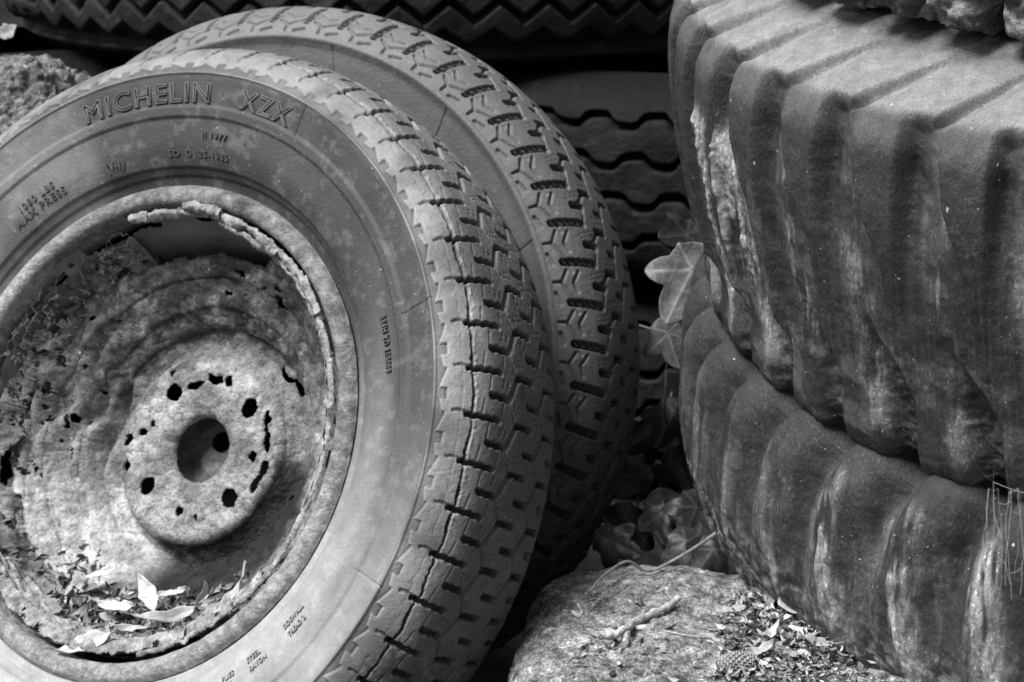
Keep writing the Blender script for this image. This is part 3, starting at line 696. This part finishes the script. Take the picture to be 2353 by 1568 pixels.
# ------------------------------------------------------------------ leaves
def leaf_shape(n_r=22, n_a=160, lobes=True, seed=0):
    """ivy leaf in the xy plane, stalk at the origin, tip toward +y, unit length; returns V, F, vein"""
    ax = [90, 150, 30, 212, -32]; ln = [1.0,.80,.80,.50,.50]
    a = np.linspace(0, 2*np.pi, n_a, endpoint=False); R = np.full(n_a, .40)
    for d_, l in zip(ax, ln):
        da = np.abs((a-rad(d_)+np.pi)%(2*np.pi)-np.pi)
        R = np.maximum(R, l*(1-.55*np.clip(da/.66,0,1)**1.3))
    R = np.maximum(R, .36*(1-.55*np.exp(-((a-rad(270))/.35)**2)))
    R = (R+np.roll(R,1)+np.roll(R,-1))/3
    rr = np.linspace(0.001,1,n_r)**.8
    A, Q = np.meshgrid(a, rr, indexing='ij'); r = R[:,None]*Q
    x = np.cos(A)*r; y = np.sin(A)*r+.0
    vein = np.zeros_like(x)
    for d_, l in zip(ax, ln):
        dx, dy = math.cos(rad(d_)), math.sin(rad(d_)); al = x*dx+y*dy; pe = np.abs(-x*dy+y*dx)
        vein = np.maximum(vein, (al>0)*np.exp(-(pe/(.026*(1.3-al/l*.8)))**2))
    vein = np.maximum(vein, .5*np.exp(-(((np.hypot(x,y)*7+2*np.abs(np.sin(A*2.5)))%1-.5)/.09)**2)*(Q>.25))
    z = .26*np.sin(x*4+seed)*x+.22*(y**2)*math.cos(seed)-.20*np.abs(x)+.05*np.sin(A*3+seed)*Q**2+.025*fbm(np.stack([x+seed,y,x*0],-1),4,3,77)
    return np.stack([x,y,z],-1).reshape(-1,3), grid_faces(n_a, n_r, wrap_i=True), vein.ravel()
def frame_from(dirn, rot, tilt=0, yaw=0):
    """local frame facing the camera roughly: x right, y up in the picture, z toward the camera"""
    M = R_CW.copy()
    c,s = math.cos(rot), math.sin(rot); Rz = np.array([[c,-s,0],[s,c,0],[0,0,1]])
    c,s = math.cos(tilt), math.sin(tilt); Rx = np.array([[1,0,0],[0,c,-s],[0,s,c]])
    c,s = math.cos(yaw), math.sin(yaw); Ry = np.array([[c,0,s],[0,1,0],[-s,0,c]])
    return M@Ry@Rx@Rz
ivy_base = on_plane(1500, 1330, .02)*1.0
ivy_base = np.array([.16, 2.0, .0])
ivy = empty('ivy_plant', loc=tuple(ivy_base)); tag(ivy, 'ivy with pale-veined lobed leaves growing in the dark gap between the tyres', 'ivy')
leaves = [(1592,620,1.86,.060,152,.20,.1,.1),(1535,765,1.90,.038,195,.17,-.2,.2),(1548,950,1.98,.042,150,.045,-.3,.1),(1490,1000,2.02,.040,120,.035,-.4,.3),
 (1465,1100,1.95,.038,80,.03,-.5,-.2),(1560,1060,2.0,.040,200,.03,-.4,.1),(1435,1190,1.88,.042,220,.035,-.5,0),(1530,1170,1.86,.048,190,.035,-.5,.1),(1600,1165,1.84,.042,150,.035,-.5,.3),
 (1580,1245,1.76,.038,185,.05,-.5,.2),(1640,1262,1.74,.034,140,.04,-.6,.2),(1580,540,1.98,.040,100,.03,-.4,.4),(1400,1240,1.80,.036,240,.03,-.5,0)]  # lower leaves coloured darker, standing for the shade of the gap
for k,(x,y,d,sz,rot,alb,tilt,yw) in enumerate(leaves):
    V,F,vein = leaf_shape(seed=k*1.7)
    Rm = frame_from(None, rad(rot), tilt, yw)
    Wp = at(x,y,d)+(V*sz)@Rm.T-ivy_base
    o = part('leaf', Wp, F, M_LEAF, ivy, None, {'alb':np.clip(alb*(.62+.9*vein),0,.8)})
    m = o.modifiers.new('thickness','SOLIDIFY'); m.thickness = .0004
    mid = (at(x,y,d)-ivy_base); st = smooth_path([mid, mid*np.array([.9,1.0,.8])+np.array([0,.02,-.02]), np.array([.02*math.sin(k),.03,max(.0,mid[2]-.12)])], 5)
    V2,F2 = tube(st, .0012, 5); part('stalk', V2, F2, M_STEM, ivy)

def dry_leaf(L, W, curl, seed, n=12, m=7, fold=.3):
    t = np.linspace(0,1,n); w = W*np.sin(np.pi*np.clip(t,.02,.985)**.8)**.8*(1+.12*np.sin(t*17+seed))
    u = np.linspace(-1,1,m); T, U = np.meshgrid(t,u,indexing='ij')
    x = (T-.5)*L; y = U*w[:,None]*.5; z = curl*L*(T-.5)**2*1.5+fold*np.abs(y)+.06*L*np.sin(T*7+seed)*U+.02*L*np.sin(T*23+seed*3)
    return np.stack([x,y,z],-1).reshape(-1,3), grid_faces(n,m)
def rotm(rng, flat=.5):
    a = rng.uniform(0,2*np.pi); b = rng.normal(0,flat); c = rng.normal(0,flat)
    return np.array(Matrix.Rotation(a,3,'Z')@Matrix.Rotation(b,3,'X')@Matrix.Rotation(c,3,'Y'))
def litter(points, up, rng, smin, smax, albs, flat=.35, wr_=(.08,.42)):
    Vs=[];Fs=[];A=[];n=0
    z = np.asarray(up)/np.linalg.norm(up); x = np.cross([0,1,.3],z); x/=np.linalg.norm(x); y=np.cross(z,x); B=np.stack([x,y,z],1)
    for p in points:
        L = rng.uniform(smin,smax); V,F = dry_leaf(L, L*rng.uniform(*wr_), rng.uniform(-.6,.8), rng.uniform(0,9), 7, 4, rng.uniform(0,.6))
        V = (B@rotm(rng,flat)@V.T).T+p; Vs.append(V); Fs.append(F+n); n+=len(V)
        A.append(np.full(len(V), rng.choice(albs)*rng.uniform(.7,1.2)))
    return np.concatenate(Vs), np.concatenate(Fs), np.concatenate(A)

# litter on the rock and by the foot of the stack
rng = np.random.default_rng(21)
def rock_top(x, y):   # world point resting on the rock under pixel (x, y)
    return on_plane(x, y, .224)
pts=[]
for k in range(2400):
    x = rng.normal(1790,75); y = rng.uniform(1375,1600); x += (y-1470)*.35
    if x < 1640+max(0,(1470-y))*.4: continue
    p = rock_top(x,y); p[2] += rng.uniform(-.002,.010); pts.append(p)
for k in range(160):
    p = rock_top(rng.uniform(1300,1750), rng.uniform(1380,1600)); p[2]+=.001; pts.append(p)
V,F,A = litter(pts, (0,0,1), rng, .003, .016, [.05,.07,.1,.14,.2,.3,.42,.55], .45)
o = obj('leaf_litter', raw_mesh('leaf_litter', V, F, {'alb':A}), M_DRY); tag(o, kind='stuff')
def single_leaf(label, p, L, W, up, rotz, alb, curl=.3, seed=1, fold=.3, roll=0, pitch=0, group=None):
    V,F = dry_leaf(L, W, curl, seed, 18, 9, fold)
    z = np.asarray(up,float)/np.linalg.norm(up); x = np.array([1,0,0])-z*z[0]; x/=np.linalg.norm(x); y=np.cross(z,x); B=np.stack([x,y,z],1)
    Rm = B@np.array(Matrix.Rotation(rotz,3,'Z')@Matrix.Rotation(pitch,3,'Y')@Matrix.Rotation(roll,3,'X'))
    o = obj('dead_leaf', raw_mesh('dead_leaf', (Rm@V.T).T, F, {'alb':np.full(len(V),alb)*(1-.25*np.abs(np.sin(np.arange(len(V)))))}), M_DRY); o.location = tuple(p)
    m = o.modifiers.new('thickness','SOLIDIFY'); m.thickness = .0004
    tag(o, label, 'dead leaf', group); return o
up3 = (0,-.35,1)
def lift(p, dz=.006): p = p.copy(); p[2]+=dz; return p
single_leaf('large crumpled pale leaf standing against the foot of the bulging lug tyre', lift(rock_top(1812,1425),.022), .036,.022,(0,-.8,.6), 1.7, .42, .8, 3, .5)
single_leaf('slender curved dry leaf lying at the right end of the leaf litter', lift(rock_top(1885,1506),.010), .036,.006,up3, -.35, .36, .5, 5, .4)
single_leaf('pointed grey leaf lying on the left side of the leaf litter', lift(rock_top(1678,1428),.010), .026,.009,up3, .1, .42, .2, 8, .3)
single_leaf('narrow leaf standing upright beside the crumpled pale leaf', lift(rock_top(1768,1405),.016), .026,.008,(0,-.9,.5), 1.5, .28, .3, 9, .4)
single_leaf('curled pale leaf in the middle of the leaf litter', lift(rock_top(1770,1490),.012), .022,.007,up3, .9, .55, 1.0, 12, .6)
single_leaf('broken light leaf lying beside the pine cone', lift(rock_top(1745,1530),.012), .026,.010,up3, .5, .45, .6, 14, .5)
# fine stalks in the litter
def stick(name, label, cat, pts, rad_, mtl, n=8):
    pts = smooth_path(pts, 8); P0 = pts[0].copy(); V,F = tube(pts-P0, rad_(np.linspace(0,1,len(pts))) if callable(rad_) else rad_, n)
    o = obj(name, raw_mesh(name, V, F), mtl); o.location = tuple(P0); tag(o, label, cat); return o
stick('grass_stalk','thin pale dry stalk lying between the twig and the leaf litter','stalk',[lift(rock_top(x,y),.003) for x,y in ((1525,1458),(1580,1468),(1645,1474))],.0005,M_TWIG,5)
Ps = [lift(rock_top(1354,1372),.004), lift(rock_top(1385,1350),.010), lift(rock_top(1440,1328),.015), at(1490,1313,1.66), at(1560,1281,1.66), at(1605,1254,1.64), at(1648,1224,1.62)]
st_o = empty('long_stem', loc=tuple(Ps[0])); tag(st_o, 'long dark forked stem reaching from the rock up to the bulging lug tyre', 'stem')
V,F = tube(smooth_path(np.array(Ps)-Ps[0],8), np.linspace(.0011,.0017,6*8+1), 7); part('stalk', V, F, M_STEM, st_o)
Pq = [lift(rock_top(1400,1372),.002), lift(rock_top(1440,1345),.006), at(1500,1325,1.63), at(1570,1300,1.66)]
V,F = tube(smooth_path(np.array(Pq)-Ps[0],8), .0007, 6); part('side_shoot', V, F, M_STEM, st_o)
# the pale broken twig
tw = [(1392,1474),(1412,1478),(1436,1466),(1452,1452),(1478,1440),(1505,1427),(1530,1416),(1546,1405),(1558,1393)]
tp = np.array([lift(rock_top(*q), .0075) for q in tw]); root = tp[0].copy()
twig = empty('broken_twig', loc=tuple(root)); tag(twig, 'short pale broken twig with knobbly buds lying on the rock', 'twig')
path = smooth_path(tp-root, 8); tt = np.linspace(0,1,len(path))
rr = .0027+.0007*np.sin(tt*31)*np.cos(tt*13)+.0016*np.exp(-((tt-.62)/.03)**2)+.0010*np.exp(-((tt-.33)/.04)**2)+.0008*np.exp(-((tt-.98)/.04)**2)+.0022*np.exp(-((tt-.06)/.07)**2)
rr[-1] *= .4; rr[0] *= .4
V,F = tube(path, rr, 14); V = V+.0006*fbm(V, 260, 3, 700)[:,None]; part('stem', V, F, M_TWIG, twig)
def bud(p, d, L, R, nm='bud', m=M_TWIG):
    t = np.linspace(0,1,12); pts = p+np.outer(t, np.asarray(d)*L); V,F = tube(pts, R*np.sin(np.pi*np.clip(t*.86+.10,0,1))**.8, 10); V = V+.0004*fbm(V,400,2,701)[:,None]
    part(nm, V, F, m, twig)
down = np.array([.05,-.35,-.25]); down/=np.linalg.norm(down)
bud(tp[2]-root+np.array([-.001,-.001,-.001]), down, .0150, .0034)
bud(tp[1]-root, np.array([-.8,-.35,.1]), .013, .0044); bud(tp[1]-root+np.array([0,0,.001]), np.array([-.75,.4,.15]), .013, .0012)
V,F = tube(np.array([lift(rock_top(1462,1452),.003),lift(rock_top(1480,1452),.004),lift(rock_top(1502,1453),.004)])-root, [.0018,.0026,.0020], 8); part('side_stub', V, F, M_TWIG, twig)
# pine cone
pc = lift(rock_top(1690,1545),.008); cone = empty('pine_cone', loc=tuple(pc)); tag(cone, 'small brown pine cone lying on its side at the bottom edge of the rock', 'pine cone')
Vs=[];Fs=[];A=[];n=0; axd = np.array([1,.15,.05]); axd/=np.linalg.norm(axd); e1=np.cross(axd,[0,0,1]); e1/=np.linalg.norm(e1); e2=np.cross(axd,e1)
for k in range(150):
    t = k/150; ang = k*2.39996; Rr = .0095*np.sin(np.pi*(t*.86+.1))**.7
    rd = math.cos(ang)*e1+math.sin(ang)*e2; tg = np.cross(axd, rd); c = axd*((t-.5)*.030)+rd*Rr*.75
    w = .0024; l = .0042
    fwd = axd*.75+rd*.66
    q = np.array([c-tg*w*.5, c+tg*w*.5, c+tg*w*.62+fwd*l*.7, c+fwd*l+rd*.0006, c-tg*w*.62+fwd*l*.7])
    Vs.append(q); Fs += [[n,n+1,n+2,n+4],[n+4,n+2,n+3,n+3]]; A += [.12,.12,.34,.5,.34]; n += 5
F4 = np.array([f for f in Fs if len(set(f))==4]); 
o = part('scales', np.concatenate(Vs), F4, M_CONE, cone, None, {'alb':np.array(A)}, smooth=False)
m = o.modifiers.new('thickness','SOLIDIFY'); m.thickness = .0006
V,F = tube(np.outer(np.linspace(-.5,.5,10), axd)*.030, .0068*np.sin(np.pi*np.linspace(.08,.93,10))**.6, 12); part('core', V, F, M_STEM, cone)
# bright leaf scrap at the left edge
single_leaf('small bright leaf scrap caught above the pale stone at the left edge', at(18,74,2.12), .024,.018,(0,-.9,.5), .6, .35, .5, 17, .3)

# ------------------------------------------------------------------ litter lying inside the front wheel
def wheel_pt(x, y, z):
    d = c2w_dir([(x-1176.5)/FPX, -(y-784)/FPX, -1.]); n = RF[:,2]
    o_ = CF+n*z; t = ((o_-CAM_O)@n)/(d@n); return CAM_O+d*t
def w2l(p): return RF.T@(p-CF)
def mound_z(r, th):
    return np.interp(r, [.12,.135,.15,.165,.18,.192], [-.098,-.083,-.074,-.055,-.034,-.018])+.0*th
nth, nr = 420, 60
th = np.linspace(rad(-152), rad(-38), nth); r_ = np.linspace(.128,.194,nr); TH,Rr = np.meshgrid(th,r_,indexing='ij')
Pm = np.stack([np.cos(TH)*Rr, np.sin(TH)*Rr, mound_z(Rr,TH)],-1)
fade = sm(rad(-152),rad(-138),TH)*sm(rad(-38),rad(-62),TH)
Pm[...,2] += -.045*(1-fade)-.012*sm(.150,.128,Rr)+.007*fbm(Pm,60,4,720)+.004*fbm(Pm,180,3,721)
Wm = CF+Pm@RF.T
alb = np.clip(.22+.2*fbm(Pm,50,4,722)+.15*fbm(Pm,200,3,723),.03,.6)
deb = obj('rust_debris', raw_mesh('rust_debris', Wm, grid_faces(nth,nr), {'alb':alb}), M_RUST); tag(deb, kind='stuff')
pts=[]; rng = np.random.default_rng(31)
for k in range(950):
    t = rad(rng.normal(-95,18)); r0 = rng.uniform(.135,.190)
    if not -2.5<t<-.9: continue
    pl = np.array([math.cos(t)*r0, math.sin(t)*r0, mound_z(r0,t)+rng.uniform(.0,.008)]); pts.append(CF+RF@pl)
upw = RF@np.array([0,.75,.65])
big = []
for k in range(46):
    t = rad(rng.normal(-97,20)); r0 = rng.uniform(.140,.186)
    if -2.5<t<-1.0: big.append(CF+RF@np.array([math.cos(t)*r0, math.sin(t)*r0, mound_z(r0,t)+.006]))
V,F,A = litter(big, upw, rng, .018, .034, [.12,.2,.3,.42], .45, (.12,.4))
o = obj('leaf_litter', raw_mesh('wheel_litter_large', V, F, {'alb':A}), M_DRY); tag(o, kind='stuff')
V,F,A = litter(pts, upw, rng, .004, .019, [.03,.05,.08,.12,.18,.25,.4], .5, (.1,.45))
o = obj('leaf_litter', raw_mesh('wheel_litter', V, F, {'alb':A}), M_DRY); tag(o, kind='stuff')
for (x,y,z,L,W,rz,al,lab,cu,sd) in (
  (345,1372,-.046,.050,.019,-1.05,.80,'broad white leaf standing in the middle of the litter inside the front wheel',.3,1),
  (272,1394,-.050,.042,.014,-.25,.80,'pale leaf lying just left of the broad white leaf inside the wheel',.3,2),
  (236,1316,-.066,.034,.010,.1,.85,'small bright oval leaf resting highest on the rusty disc inside the wheel',.2,3),
  (205,1478,-.014,.064,.020,.08,.80,'torn white leaf lowest in the wheel, on the bottom rust flakes',.2,4),
  (418,1412,-.030,.085,.010,.12,.65,'long pale curved strip along the lower right of the wheel litter',1.0,5),
  (540,1362,-.032,.055,.011,1.05,.62,'crooked pale strip rising up the lower right lip of the wheel',.5,6),
  (318,1444,-.024,.045,.008,-.15,.62,'narrow pale leaf sliver below the broad white leaf in the wheel',.3,7),
  (400,1362,-.046,.030,.009,.0,.70,'short light fragment right of the broad white leaf in the wheel',.3,8),
  (110,1395,-.034,.050,.022,-.5,.34,'dull grey leaf at the lower left of the wheel litter',.4,9)):
    single_leaf(lab, wheel_pt(x,y,z+.010), L*.95, W*.78, RF@np.array([0,.35,.92]), rz, al*.72, cu, sd, .35)

# ------------------------------------------------------------------ cobwebs
def web(name, label, strands, r=.00022, loc=None):
    Vs=[]; 
    parts=[tube(smooth_path(np.array(s)-loc,4), r*random.uniform(.7,1.5), 4) for s in strands]
    V,F = merge(parts); o = obj(name, raw_mesh(name, V, F), M_WEB); o.location = tuple(loc); tag(o, label, 'cobweb'); return o
rng = np.random.default_rng(41)
nodes=[]
for k in range(420):
    t = rad(rng.uniform(108,172)); r0 = rng.uniform(.140,.1965); z = np.interp(r0,[.140,.17,.196],[-.078,-.058,-.012])+rng.uniform(-.004,.006)
    nodes.append(np.array([math.cos(t)*r0, math.sin(t)*r0, z]))
nodes = np.array(nodes); strands=[]
for i in range(len(nodes)):
    d = np.linalg.norm(nodes-nodes[i],axis=1); for_j = np.argsort(d)[1:3]
    for j in for_j:
        m_ = (nodes[i]+nodes[j])/2+rng.normal(0,.0015,3)-np.array([0,.002,0]); strands.append([CF+RF@q for q in (nodes[i],m_,nodes[j])])
web('cobweb','tangled cobweb in the upper left of the rusty front rim', strands, .00007, CF+RF@nodes[0])
strands=[]
hub = on = at(2283,1108,1.075)
def wp(x,y,d): return at(x,y,d)
for q in ((2240,1065),(2360,1135),(2300,1235),(2275,1330),(2283,1050)):
    strands.append([hub, (hub+wp(*q,1.06))/2+rng.normal(0,.001,3), wp(*q,1.06)])
for (xa,xb,ya,yb,nl,dd) in ((2262,2346,1120,1400,7,1.050),):
    cols = []
    for i in range(nl):
        x0 = xa+(xb-xa)*i/(nl-1)+rng.normal(0,8); y1 = yb-rng.uniform(0,.35)*(yb-ya); ys = np.linspace(ya+rng.uniform(0,12), y1, 9)
        col_ = [wp(x0+7*math.sin(y*.018+i*2)+rng.normal(0,1.5), y, dd-.0015*rng.random()) for y in ys]; cols.append(col_); strands.append(col_)
    for i in range(nl-1):
        for k in range(8):
            if rng.random()<.38:
                a_, b_ = cols[i][k], cols[i+1][min(8,k+int(rng.integers(0,2)))]; m_ = (a_+b_)/2-np.array([0,0,.0012]); strands.append([a_,m_,b_])
web('cobweb','cobweb strands hanging over the seam of the lug tyre stack at the right edge', strands, .00008, hub)

# ------------------------------------------------------------------ light
SUN = Vector((-.42,-.30,.86)).normalized()
W_ = bpy.data.worlds.new('World'); S.world = W_; W_.use_nodes = True
nt = W_.node_tree; bg = nt.nodes['Background']; sky = nt.nodes.new('ShaderNodeTexSky'); sky.sky_type = 'NISHITA'; sky.sun_disc = False
sky.sun_elevation = math.asin(SUN.z); sky.sun_rotation = math.atan2(SUN.x, SUN.y)
bw = nt.nodes.new('ShaderNodeRGBToBW'); nt.links.new(sky.outputs[0], bw.inputs[0]); nt.links.new(bw.outputs[0], bg.inputs['Color']); bg.inputs['Strength'].default_value = .05
sl = bpy.data.lights.new('sun','SUN'); sl.energy = 2.6; sl.angle = rad(26); sl.color = (1,1,1)
so = bpy.data.objects.new('sun', sl); link(so); so.rotation_euler = SUN.to_track_quat('Z','Y').to_euler(); so.location = (0,0,4)

# ------------------------------------------------------------------ camera
cd = bpy.data.cameras.new('camera'); cam = bpy.data.objects.new('camera', cd); link(cam)
cam.location = (0,0,CAM_H); cam.rotation_euler = (math.pi/2-PITCH,0,0)
cd.sensor_width = 36; cd.lens = 18/math.tan(rad(15)); cd.clip_start = .05; cd.clip_end = 3000
cd.dof.use_dof = True; cd.dof.focus_distance = 1.32; cd.dof.aperture_fstop = 17
S.camera = cam
S.view_settings.view_transform = 'Standard'; S.view_settings.look = 'None'; S.view_settings.gamma = 1; S.view_settings.exposure = 1.3
